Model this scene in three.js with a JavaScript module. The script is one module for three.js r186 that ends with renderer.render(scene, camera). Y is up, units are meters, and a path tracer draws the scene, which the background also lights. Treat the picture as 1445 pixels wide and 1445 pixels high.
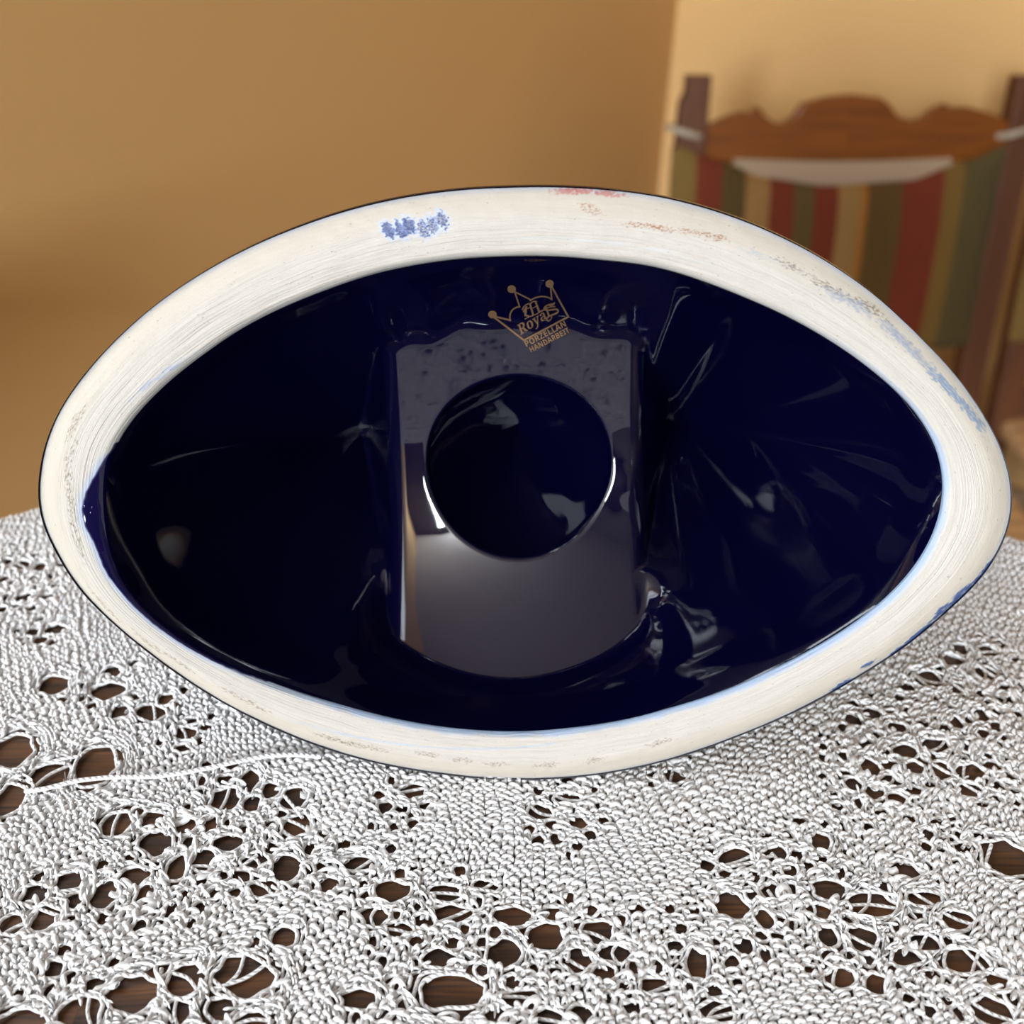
import * as THREE from 'three';
import { RoundedBoxGeometry } from 'three/addons/geometries/RoundedBoxGeometry.js';
import { RectAreaLightUniformsLib } from 'three/addons/lights/RectAreaLightUniformsLib.js';
import { mergeGeometries, mergeVertices } from 'three/addons/utils/BufferGeometryUtils.js';
import { ImprovedNoise } from 'three/addons/math/ImprovedNoise.js';

// ---------- camera, sky, light, exposure ----------
const scene = new THREE.Scene();
const renderer = new THREE.WebGLRenderer({ antialias: true });
renderer.toneMapping = THREE.LinearToneMapping;
renderer.toneMappingExposure = 1.0;
renderer.shadowMap.enabled = true;
const camera = new THREE.PerspectiveCamera(52, 1, 0.01, 30);
camera.rotation.order = 'YXZ';
camera.position.set(0, 1.26174, 0);
camera.rotation.set(THREE.MathUtils.degToRad(-38), 0, THREE.MathUtils.degToRad(1.2));
camera.focus = 0.182;
camera.userData.fStop = 17;
scene.add(camera);
scene.background = new THREE.Color().setRGB(0.78, 0.88, 1.0);   // bright overcast sky outside the window
scene.backgroundIntensity = 3.0;
RectAreaLightUniformsLib.init();
// room axes: e1 runs along the right wall from the corner, e2 along the left wall; the corner is in view
const YAW = THREE.MathUtils.degToRad(25), CORNER = new THREE.Vector3(0.2646, 0, -1.952);
const room = (a, y, b) => new THREE.Vector3(CORNER.x + a * Math.cos(YAW) - b * Math.sin(YAW), y, CORNER.z + a * Math.sin(YAW) + b * Math.cos(YAW));
const ROOM_W = 3.6, ROOM_D = 5.65, ROOM_H = 2.95;
const WIN = { b0: 1.68, b1: 2.68, y0: 1.02, y1: 2.3 };            // window in the left wall
const WIN2 = { a0: 0.43, a1: 1.38, y0: 1.45, y1: 2.8 };           // window in the wall behind the camera
const windowLight = new THREE.RectAreaLight(new THREE.Color().setRGB(0.92, 0.96, 1.02), 1.95, 0.9, 1.18);
{
  const c = room(0.012, (WIN.y0 + WIN.y1) / 2, (WIN.b0 + WIN.b1) / 2);
  windowLight.position.copy(c);
  windowLight.lookAt(room(1.0, (WIN.y0 + WIN.y1) / 2, (WIN.b0 + WIN.b1) / 2));
  scene.add(windowLight);
}
const windowLight2 = new THREE.RectAreaLight(new THREE.Color().setRGB(0.90, 0.98, 1.06), 76.0, 0.85, 1.25);
{
  const c = room((WIN2.a0 + WIN2.a1) / 2, (WIN2.y0 + WIN2.y1) / 2, ROOM_D - 0.012);
  windowLight2.position.copy(c);
  windowLight2.lookAt(room((WIN2.a0 + WIN2.a1) / 2, (WIN2.y0 + WIN2.y1) / 2, 1));
  scene.add(windowLight2);
}

// ---------- helpers ----------
const perlin = new ImprovedNoise();
let seed = 12345;
const rnd = () => { seed = (seed * 1664525 + 1013904223) >>> 0; return seed / 4294967296; };
const n3 = (x, y, z = 0) => perlin.noise(x, y, z);
const fbm = (x, y, z = 0, o = 4) => { let s = 0, a = 0.5; for (let i = 0; i < o; i++) { s += a * n3(x, y, z); x = x * 2.03 + 7.1; y = y * 2.03 + 3.7; z += 5.3; a *= 0.5; } return s; };
const clamp = (x, a = 0, b = 1) => Math.min(b, Math.max(a, x));
const sstep = (a, b, x) => { const t = clamp((x - a) / (b - a)); return t * t * (3 - 2 * t); };
const mix = (a, b, t) => a + (b - a) * t;
const mix3 = (a, b, t) => [mix(a[0], b[0], t), mix(a[1], b[1], t), mix(a[2], b[2], t)];
const used = new Map();
const numbered = (n) => { const k = used.get(n) ?? 0; used.set(n, k + 1); return k ? n + '_' + String(k).padStart(3, '0') : n; };
function mesh(name, geo, mat, parent) {
  const m = new THREE.Mesh(geo, mat);
  m.name = numbered(name); m.castShadow = m.receiveShadow = true;
  (parent ?? scene).add(m);
  return m;
}
function thing(name, label, category, pos, turn = 0, group) {
  const g = new THREE.Group();
  g.name = numbered(name); g.position.set(...pos); g.rotation.y = turn;
  g.userData = { label, category };
  if (group) g.userData.group = group;
  scene.add(g);
  return g;
}
function structure(o) { o.userData.kind = 'structure'; return o; }
function dataTex(w, h, fn, srgb = true) {
  const d = new Uint8Array(w * h * 4);
  for (let y = 0; y < h; y++) for (let x = 0; x < w; x++) {
    const c = fn((x + 0.5) / w, (y + 0.5) / h, x, y), o = (y * w + x) * 4;
    for (let k = 0; k < 3; k++) d[o + k] = Math.round(255 * clamp(typeof c === 'number' ? c : c[k]));
    d[o + 3] = 255;
  }
  const t = new THREE.DataTexture(d, w, h);
  t.wrapS = t.wrapT = THREE.RepeatWrapping; t.magFilter = THREE.LinearFilter; t.minFilter = THREE.LinearFilter;
  if (srgb) t.colorSpace = THREE.SRGBColorSpace;
  t.needsUpdate = true;
  return t;
}
const rgb = (r, g, b) => new THREE.Color().setRGB(r, g, b);
const hexc = (c) => new THREE.Color(c);
function box(w, h, d, r = 0.004, at = [0, 0, 0]) { const g = new RoundedBoxGeometry(w, h, d, 2, Math.min(r, w / 2.1, h / 2.1, d / 2.1)); g.translate(...at); return g; }

// ---------- materials of the room ----------
const wallBump = dataTex(512, 512, (u, v, x, y) => 0.5 + 0.5 * fbm(x / 9, y / 9, 1) + 0.2 * fbm(x / 60, y / 60, 4), false);
wallBump.repeat.set(1.2, 1.2);
const M = {};
M.wall = new THREE.MeshStandardMaterial({ color: rgb(0.73, 0.455, 0.185), roughness: 0.85, bumpMap: wallBump, bumpScale: 0.00012 });
M.ceiling = new THREE.MeshStandardMaterial({ color: rgb(0.46, 0.43, 0.40), roughness: 0.9 });
M.plain = new THREE.MeshStandardMaterial({ color: rgb(0.14, 0.13, 0.12), roughness: 0.9 });
M.skirting = new THREE.MeshStandardMaterial({ color: rgb(0.42, 0.28, 0.16), roughness: 0.6 });
M.white = new THREE.MeshStandardMaterial({ color: rgb(0.75, 0.74, 0.71), roughness: 0.45 });
const floorTex = dataTex(512, 512, (u, v, x, y) => { const g = fbm(x / 90, y / 6, 2) * 0.5 + fbm(x / 220, y / 22, 9) * 0.5; return mix3([0.22, 0.13, 0.07], [0.34, 0.21, 0.12], clamp(0.5 + g)); });
M.floor = new THREE.MeshStandardMaterial({ map: floorTex, roughness: 0.4 });
M.glass = new THREE.MeshPhysicalMaterial({ color: 0xffffff, transmission: 1, thickness: 0, roughness: 0.0, ior: 1.5 });

// ---------- room shell ----------
function slab(name, a0, a1, y0, y1, b0, b1, mat, parent) {
  const g = new THREE.BoxGeometry(a1 - a0, y1 - y0, b1 - b0);
  const p = g.attributes.position, uv = g.attributes.uv, nn = g.attributes.normal;
  for (let i = 0; i < p.count; i++) {
    const x = p.getX(i), y = p.getY(i), z = p.getZ(i);
    if (Math.abs(nn.getX(i)) > 0.5) uv.setXY(i, z, y); else if (Math.abs(nn.getY(i)) > 0.5) uv.setXY(i, x, z); else uv.setXY(i, x, y);
  }
  const m = mesh(name, g, mat, parent);
  m.position.copy(room((a0 + a1) / 2, (y0 + y1) / 2, (b0 + b1) / 2));
  m.rotation.y = -YAW;
  return m;
}
const T = 0.14;
structure(slab('floor', -T, ROOM_W + T, -0.1, 0, -T, ROOM_D + T, M.floor));
structure(slab('ceiling', -T, ROOM_W + T, ROOM_H, ROOM_H + 0.1, -T, ROOM_D + T, M.ceiling));
structure(slab('wall_right', -T, ROOM_W + T, 0, ROOM_H, -T, 0, M.wall));
structure(slab('wall_front', ROOM_W, ROOM_W + T, 0, ROOM_H, 0, ROOM_D, M.plain));
{
  const parts = [[-T, WIN2.a0, 0, ROOM_H], [WIN2.a1, ROOM_W + T, 0, ROOM_H], [WIN2.a0, WIN2.a1, 0, WIN2.y0], [WIN2.a0, WIN2.a1, WIN2.y1, ROOM_H]].map(([a0, a1, y0, y1]) => {
    const g = new THREE.BoxGeometry(a1 - a0, y1 - y0, T);
    const p = g.attributes.position, uv = g.attributes.uv;
    g.translate((a0 + a1) / 2, (y0 + y1) / 2, ROOM_D + T / 2);
    for (let i = 0; i < p.count; i++) uv.setXY(i, p.getX(i), p.getY(i));
    return g;
  });
  const w = structure(mesh('wall_back', mergeGeometries(parts), M.plain));
  w.position.copy(room(0, 0, 0)); w.rotation.y = -YAW;
}
{
  const parts = [[0, ROOM_H, 0, WIN.b0], [0, ROOM_H, WIN.b1, ROOM_D], [0, WIN.y0, WIN.b0, WIN.b1], [WIN.y1, ROOM_H, WIN.b0, WIN.b1]].map(([y0, y1, b0, b1]) => {
    const g = new THREE.BoxGeometry(T, y1 - y0, b1 - b0);
    const p = g.attributes.position, uv = g.attributes.uv;
    g.translate(-T / 2, (y0 + y1) / 2, (b0 + b1) / 2);
    for (let i = 0; i < p.count; i++) uv.setXY(i, p.getZ(i), p.getY(i));
    return g;
  });
  const w = structure(mesh('wall_left', mergeGeometries(parts), M.wall));
  w.position.copy(room(0, 0, 0)); w.rotation.y = -YAW;
}
for (const [n, a0, a1, b0, b1] of [['baseboard_left', 0, 0.014, 0.014, ROOM_D], ['baseboard_right', 0, ROOM_W, 0, 0.014]])
  structure(slab(n, a0, a1, 0, 0.08, b0, b1, M.skirting));
for (const [n, w, h, cy, at, turn] of [
  ['window_1', WIN.b1 - WIN.b0, WIN.y1 - WIN.y0, (WIN.y0 + WIN.y1) / 2, room(-0.06, 0, (WIN.b0 + WIN.b1) / 2), Math.PI / 2 - YAW],
  ['window_2', WIN2.a1 - WIN2.a0, WIN2.y1 - WIN2.y0, (WIN2.y0 + WIN2.y1) / 2, room((WIN2.a0 + WIN2.a1) / 2, 0, ROOM_D + 0.06), Math.PI - YAW]]) {
  const g = new THREE.Group(); g.name = n; structure(g); g.position.copy(at); g.rotation.y = turn; scene.add(g);   // local +z into the room
  const f = [box(w, 0.06, 0.05, 0.006, [0, cy - h / 2 + 0.03, 0]), box(w, 0.06, 0.05, 0.006, [0, cy + h / 2 - 0.03, 0]), box(0.06, h, 0.05, 0.006, [-w / 2 + 0.03, cy, 0]), box(0.06, h, 0.05, 0.006, [w / 2 - 0.03, cy, 0]), box(0.07, h, 0.05, 0.006, [0, cy, 0])];
  mesh('window_frame', mergeGeometries(f.map((x) => x.index ? x.toNonIndexed() : x)), M.white, g);
  for (const s of [-1, 1]) mesh('pane', new THREE.PlaneGeometry(w / 2 - 0.095, h - 0.12), M.glass, g).position.set(s * (w / 4 - 0.0125), cy, 0);
  mesh('window_sill', box(w + 0.06, 0.03, 0.2, 0.008, [0, cy - h / 2 - 0.015, 0.06]), M.white, g);
}

// ---------- round wooden stand that carries the cloth ----------
const TOP = 1.0991, TABLE_R = 0.245, TABLE_Z = 0.01, EDGE = 0.006;
const woodTex = (dark, light, s) => dataTex(1024, 1024, (u, v, x, y) => {
  const w = 14 * n3(x / 300, y / 120, 3.3);
  const a = fbm(x / 260, (y + w) / 10, 1.7, 5), pores = Math.pow(clamp(0.5 + 0.9 * n3(x / 46, (y + w) / 2.2, 8.1)), 3), bands = 0.5 + 0.5 * Math.sin((y + w * 2.2 + 22 * fbm(x / 420, y / 200, 6)) / 7.5);
  return mix3(dark, light, clamp(0.42 + 0.62 * a + 0.22 * (bands - 0.5) - 0.5 * (pores - 0.12))).map((c) => c * s);
});
const oakMap = woodTex([0.15, 0.088, 0.045], [0.48, 0.305, 0.165], 1);
M.oak = new THREE.MeshStandardMaterial({ map: oakMap, roughness: 0.42, bumpMap: oakMap, bumpScale: 0.00015 });
{
  const t = thing('pedestal_stand', 'round dark oak stand showing through the holes of the white lace cloth', 'table', [0, 0, TABLE_Z]);
  const pts = [[0, TOP - 0.03], [TABLE_R - 0.012, TOP - 0.03]];
  for (let k = 0; k <= 8; k++) { const f = -Math.PI / 2 + k * Math.PI / 8; pts.push([TABLE_R - 0.015 + 0.015 * Math.cos(f), TOP - 0.015 + 0.015 * Math.sin(f)]); }
  pts.push([0.12, TOP], [0, TOP]);
  const g = new THREE.LatheGeometry(pts.map((p) => new THREE.Vector2(...p)), 96);
  const p = g.attributes.position, uv = g.attributes.uv;
  for (let i = 0; i < p.count; i++) uv.setXY(i, p.getX(i) / 0.22 + 0.3, (p.getZ(i) + p.getX(i) * 0.06) / 0.22);
  mesh('tabletop', g, M.oak, t);
  const col = new THREE.LatheGeometry([[0, 0.04], [0.05, 0.04], [0.055, 0.08], [0.032, 0.13], [0.03, 0.4], [0.045, 0.5], [0.028, 0.58], [0.026, 0.95], [0.05, 1.03], [0.09, 1.06], [0.09, 1.071], [0, 1.071]].map((q) => new THREE.Vector2(...q)), 40);
  mesh('column', col, M.oak, t);
  for (let k = 0; k < 3; k++) {
    const c = new THREE.CatmullRomCurve3([new THREE.Vector3(0.03, 0.12, 0), new THREE.Vector3(0.1, 0.11, 0), new THREE.Vector3(0.16, 0.05, 0), new THREE.Vector3(0.22, 0.021, 0)]);
    const l = mesh('foot', new THREE.TubeGeometry(c, 24, 0.02, 12), M.oak, t); l.rotation.y = k * 2.094 + 0.5;
  }
}

// ---------- lace tablecloth ----------
const CLOTH_R = 0.292;
// a point of the flat cloth (metres from the stand's middle) laid over the top and down past its edge
function drape(x, z, h) {
  const r = Math.hypot(x, z), r0 = TABLE_R - EDGE + 0.002, q = EDGE + h;
  if (r <= r0 || r < 1e-6) return new THREE.Vector3(x, TOP + h, z + TABLE_Z);
  const e = r - r0, f = Math.min(e / EDGE, 1.45), rest = Math.max(0, e - EDGE * 1.45), ux = x / r, uz = z / r;
  const fold = 1 + 0.0;
  const rr = r0 + q * Math.sin(f) * fold + rest * 0.12 * (1 + 0.8 * Math.sin(Math.atan2(z, x) * 14)), y = TOP - EDGE + q * Math.cos(f) - rest * 0.98;
  return new THREE.Vector3(ux * rr, y, uz * rr + TABLE_Z);
}
// openings of the knitted lace: middle x, z and half-widths, in millimetres on the table
const HOLES = [[-95,-129.3,3.5,3.6],[-85.8,-123.9,4,3.2],[-78,-126,4,4.5],[-91.2,-118.3,1.9,3.1],[-82.5,-149.9,1.9,2.1],[-92.8,-146.3,2.4,2],[-81.5,-145.1,3.2,2.2],[-69.1,-143.3,2.4,2.2],[-66.2,-141.6,2.9,1.8],[-77.4,-139.5,1.3,1.6],[-71.2,-139.4,2.4,1.6],[-63,-134.5,2.6,1.6],[-59.3,-136.2,1.6,1.3],[-48.2,-123.6,2,3.1],[-52.7,-123.5,2.2,1.7],[-51.7,-119.3,2.7,2.9],[-46.8,-118.3,2,2],[-43.8,-121.3,1.5,2.5],[-39,-119.6,2.9,2.6],[-40.8,-116.1,1.7,1.6],[-37.5,-113.9,2.3,2.3],[-70.1,-113.6,2.4,2.1],[-63.6,-114.2,2.4,1.9],[-61.8,-109.7,2.8,2.2],[-57.6,-113.4,1.9,1.8],[-53.4,-114,1.4,1.6],[-56.2,-109.8,1,1.9],[-52.6,-106.4,2.1,2.5],[-49.1,-110,2.4,1.7],[-56.9,-104.7,1.6,2.4],[-43.7,-106.6,2.3,1.5],[-41.2,-109.1,1.4,1.4],[-37.8,-105.1,1.8,2.5],[-52.2,-102.2,1.4,1.3],[-54,-99.6,1.3,1.8],[-55.5,-96.6,1.3,2.1],[-74.6,-101.7,2.7,1.8],[-79.6,-99,2,1.8],[-72.5,-98.2,1.8,1.8],[-67.7,-99.3,1.7,2.2],[-76.3,-94.9,2.2,2],[-81.1,-93.6,2,1.8],[-63.6,-103,2.1,1.2],[-60.7,-99.5,1.1,1.3],[-57,-94.2,1.1,1.1],[-57.9,-82.4,4.4,3.3],[-50.2,-84.9,2.9,2.9],[-50.4,-79.4,1.8,2],[-41.1,-85.8,5.3,3.9],[-43.7,-80.4,3.3,2.5],[-38.3,-78.4,2.2,1.4],[-65.1,-79.1,3.1,2.3],[-73.3,-77.9,2.8,1.3],[-64.1,-83.5,1.7,1.2],[-72.1,-86,1.7,1],[-35.9,-92.3,1.4,1.4],[-22,-96.4,2.3,1.2],[-19.4,-85.4,1.5,1.7],[-22.4,-82.3,2.4,1.2],[-45.3,-103.4,1.4,1],[-41.2,-101.2,1.8,1.2],[-22,-118.2,1.1,1.3],[-17.7,-122,2,1.1],[-19,-117.7,1.4,1],[6.4,-117.8,2,1.6],[12.3,-118.3,2,1.3],[11.4,-120.9,2.6,1.1],[8.8,-115,2.3,1.3],[13.2,-115.7,1.6,1],[9.2,-112.2,1.1,1],[32.3,-126.8,2.5,1.5],[27.8,-127.1,1.9,1],[-18.8,-101.2,2.6,1.5],[-10.1,-101.1,3.1,1.5],[-3.3,-102.3,3.6,1.7],[-1.9,-100.1,2.5,1.2],[-8.5,-97.2,3.8,1.6],[-13.3,-95.6,2.3,1.6],[1.7,-96.9,2.9,1.5],[8.5,-97.6,2.5,1.2],[-1.3,-94,1.2,1.2],[-17.2,-94.1,1.7,0.9],[-8.2,-92,1.8,1.1],[7.1,-93.5,2.9,2.2],[15.5,-94.6,2.3,1.7],[0.1,-90.3,2.7,2.2],[-10.3,-89.4,2.8,1.3],[12.2,-89.6,2.1,1.8],[16.4,-87.5,1.6,0.9],[-16.7,-85.2,4,2.2],[-7.8,-83.9,4.8,2.5],[1.4,-85.6,2.3,1.3],[3.2,-82.8,4,1.5],[18.3,-90.9,2.4,1.2],[22.4,-98.6,2.5,1.3],[31.9,-98.5,1.9,1],[7.3,-79.9,2,1.1],[12.3,-80.5,1.3,0.9],[-1,-80.2,1.2,0.8],[31.6,-89.2,1.2,2.1],[24.3,-85.4,2,0.9],[-30.9,-105.8,1.7,1.2],[-25.4,-106.4,2.6,1],[-30.3,-102.2,1.3,1],[66.9,-139.3,1.1,1.4],[69.6,-141.6,1.4,1.4],[73.9,-143.3,1.7,1.3],[77.5,-144.5,1.1,0.9],[70.3,-135.8,1.7,1.6],[73.1,-137.8,1.9,1.2],[77.5,-139.6,1.4,1],[61.8,-134.5,1.7,2.2],[61.4,-131.4,1.9,2],[64.7,-130,2.1,1],[64.8,-128.2,2.6,1.1],[65.5,-125.6,2.1,1.7],[69.8,-129.4,1.6,1.8],[69.2,-124,1.5,1.6],[73.9,-130.2,1.3,1],[73.2,-126.7,1.8,1.1],[78,-133.8,2.4,1.5],[78.5,-130,1.6,1.4],[73.1,-122.4,1.2,0.9],[76.7,-124.5,1.3,0.8],[84.7,-135.4,2.5,1.6],[83.4,-129.4,1.6,2.1],[90,-135.2,1.9,1.8],[88.8,-129,2.9,2],[87.4,-125,2.3,1.8],[93.2,-125.9,1.3,1.2],[95.8,-124.7,1.5,1],[87.3,-139.7,1.1,1.4],[90.2,-141.1,1.3,1.7],[92.9,-142.1,0.8,1.2],[96,-143.4,1,1.3],[91.6,-136.7,1.6,1.2],[94.8,-138.6,1,0.7],[98.1,-140.5,1.3,0.9],[87.9,-153,2.6,1.9],[93.3,-150.7,2,2],[94.7,-153.3,2.8,1],[95,-158.8,2.1,1.6],[97.7,-162.1,1.5,2],[101.4,-158.8,1.4,1.3],[103.7,-161.9,2.1,1.9],[100.8,-155.1,2.3,1.6],[97.4,-151.3,1.8,1.2],[98.2,-149.3,2.1,1.4],[103,-151.2,2.7,1.3],[105,-149.9,1.7,1],[102.5,-147.9,2.3,0.9],[106.9,-163.9,1.2,1],[82.7,-150.5,1.4,0.9],[93.5,-130.6,1.3,0.8],[66.1,-116,1.2,1.1],[64.1,-115.5,0.9,0.7],[56.7,-112.8,1.4,1.5],[76.7,-114.6,0.7,0.8],[80.6,-113.8,1,1],[40.8,-108.9,3.1,2.1],[48,-109.9,2.4,1.9],[38.5,-105.8,1.3,1],[51.8,-109.9,1.9,1.8],[45.8,-102.7,1.7,1.3],[49.3,-103,1.3,1.5],[38.7,-99.8,2.6,2.2],[33.1,-99.9,1.3,1],[53.3,-99.1,2.6,1.5],[56.2,-103.2,2.6,1.5],[62.7,-100.6,3.5,1.9],[39.2,-95.6,1.7,1.4],[59.7,-94.3,2.7,2.6],[54,-94.5,2,2.8],[53.2,-91,1.9,1.8],[39.6,-92.6,1.6,1.4],[43.9,-97.4,1,1.2],[72.1,-101.8,2.6,1],[76.3,-97.9,2.1,1.2],[75.7,-90.6,3.8,2.1],[79.3,-87.3,2.8,1.4],[33.7,-84.8,2,1.3],[33.6,-81.4,2.8,1.9],[54.1,-87.3,1.8,1.4],[59.9,-86.6,1.4,1.2],[76.8,-82.5,2.8,2],[72,-82,1.5,1.9],[70.2,-84,1.2,0.9],[59.5,-90.7,1.6,1.4],[69.7,-93.7,2,1.2],[65.9,-91.1,2,1.1],[88.8,-110.3,4.1,3],[82.3,-112,2.7,1.6],[69.9,-107.1,2.6,1.1],[25.2,-98.4,2.1,0.8],[-113.5,-183.2,1.6,1.2],[-109.3,-182.5,0.9,1.2],[-117.3,-184,1,0.9],[-117.3,-186.8,0.6,0.8],[-109,-172.3,1.6,1.2],[-112.6,-171.9,0.8,1],[-103.6,-172.4,1.2,0.8],[-98.3,-162.4,1.8,1.2],[-103,-161.5,1,0.9],[-115.7,-178.2,0.8,0.8],[-109.6,-178.5,1,0.7]];
{
  // the same kind of openwork on the rest of the cloth
  const seen = (x, z) => z > -209 && z < -74 && Math.abs(x) < 82 + (-z - 79) * 0.384;
  for (let i = 0; i < 2600; i++) {
    const r = 262 * Math.sqrt(rnd()), a = rnd() * 6.2832, x = r * Math.cos(a), z = 10 + r * Math.sin(a);
    const w = 1.4 + 2.6 * rnd() * rnd(), h = 1.3 + 2.0 * rnd() * rnd();
    if (seen(x, z) || fbm(x / 22, z / 22, 3) < 0.02) continue;
    if (HOLES.some((q) => Math.hypot((q[0] - x) / (q[2] + w + 0.5), (q[1] - z) / (q[3] + h + 0.5)) < 1)) continue;
    HOLES.push([x, z, w, h]);
  }
}
for (const h of HOLES) { h[2] += 0.55; h[3] += 0.5; }
for (let it = 0; it < 3; it++) for (let i = 0; i < HOLES.length; i++) for (let j = 0; j < i; j++) {
  const a = HOLES[i], b = HOLES[j], dx = Math.abs(a[0] - b[0]), dz = Math.abs(a[1] - b[1]);
  if (dx > 14 || dz > 14) continue;
  const s = Math.hypot(dx / (a[2] + b[2] + 0.45), dz / (a[3] + b[3] + 0.45));
  if (s < 1) { const small = a[2] * a[3] < b[2] * b[3] ? a : b, big = small === a ? b : a, f = Math.max(s, 0.3); small[2] *= Math.pow(f, 1.3); small[3] *= Math.pow(f, 1.3); big[2] *= Math.pow(f, 0.6); big[3] *= Math.pow(f, 0.6); }
}
const SHOWN = HOLES.slice(0, 205).filter((h) => Math.min(h[2], h[3]) > 0.45).length;
{ const ok = HOLES.filter((h) => Math.min(h[2], h[3]) > 0.45); HOLES.length = 0; HOLES.push(...ok); }
{
  const first = HOLES.length;
  for (let i = 0; i < 16000; i++) {
    const b = HOLES[Math.floor(rnd() * first)], x = b[0] + (rnd() - 0.5) * 11, z = b[1] + (rnd() - 0.5) * 9, w = 0.75 + 0.8 * rnd(), h = 0.75 + 0.6 * rnd();
    let close = 0, free = true;
    for (const q of HOLES) {
      const dx = Math.abs(q[0] - x), dz = Math.abs(q[1] - z);
      if (dx > 14 || dz > 14) continue;
      if (Math.hypot(dx / (q[2] + w + 0.4), dz / (q[3] + h + 0.4)) < 1) { free = false; break; }
      if (Math.hypot(dx / (q[2] + 3.6), dz / (q[3] + 3.4)) < 1) close++;
    }
    if (free && close >= 2) HOLES.push([x, z, w, h]);
  }
}
const cell = new Map(), CELL = 8;
HOLES.forEach((h, i) => {
  const R = Math.max(h[2], h[3]) * 2 + 1;
  for (let a = Math.floor((h[0] - R) / CELL); a <= Math.floor((h[0] + R) / CELL); a++) for (let b = Math.floor((h[1] - R) / CELL); b <= Math.floor((h[1] + R) / CELL); b++) {
    const k = a * 1000 + b; if (!cell.has(k)) cell.set(k, []); cell.get(k).push(i);
  }
});
const near = (x, z) => cell.get(Math.floor(x / CELL) * 1000 + Math.floor(z / CELL)) ?? [];
const REACH = 1.9;
function part(x, z) {           // fabric parts round each opening, in millimetres
  for (const i of near(x, z)) {
    const h = HOLES[i], dx = (x - h[0]) / h[2], dz = (z - h[1]) / h[3], d = Math.hypot(dx, dz);
    if (d < REACH && d > 1e-4) { const e = 1.04 + d * (REACH - 1.04) / REACH; x = h[0] + dx / d * e * h[2]; z = h[1] + dz / d * e * h[3]; }
  }
  return [x, z];
}
const cotton = new THREE.MeshPhysicalMaterial({ color: rgb(0.83, 0.825, 0.82), roughness: 0.9, transmission: 0.22, thickness: 0, sheen: 0.3, sheenRoughness: 0.6, sheenColor: rgb(1, 1, 1) });
const twist = dataTex(32, 32, (u, v) => 0.5 + 0.5 * Math.sin(2 * Math.PI * (u + v)), false);
cotton.bumpMap = twist; cotton.bumpScale = 0.00016;
class Path extends THREE.Curve { constructor(f) { super(); this.f = f; } getPoint(t, o = new THREE.Vector3()) { return o.copy(this.f(t)); } }
function thread(curve, segs, radius, radial, closed, length) {
  const g = new THREE.TubeGeometry(curve, segs, radius, radial, closed);
  const uv = g.attributes.uv;
  for (let i = 0; i < uv.count; i++) uv.setXY(i, uv.getX(i) * Math.round(length / 0.0011), uv.getY(i) * 2);
  return g;
}
const cloth = thing('lace_tablecloth', 'white knitted cotton lace cloth with openwork pattern under the porcelain vessel', 'tablecloth', [0, 0, 0]);
const PITCH = 2.25, ROW = 1.62;
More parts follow.
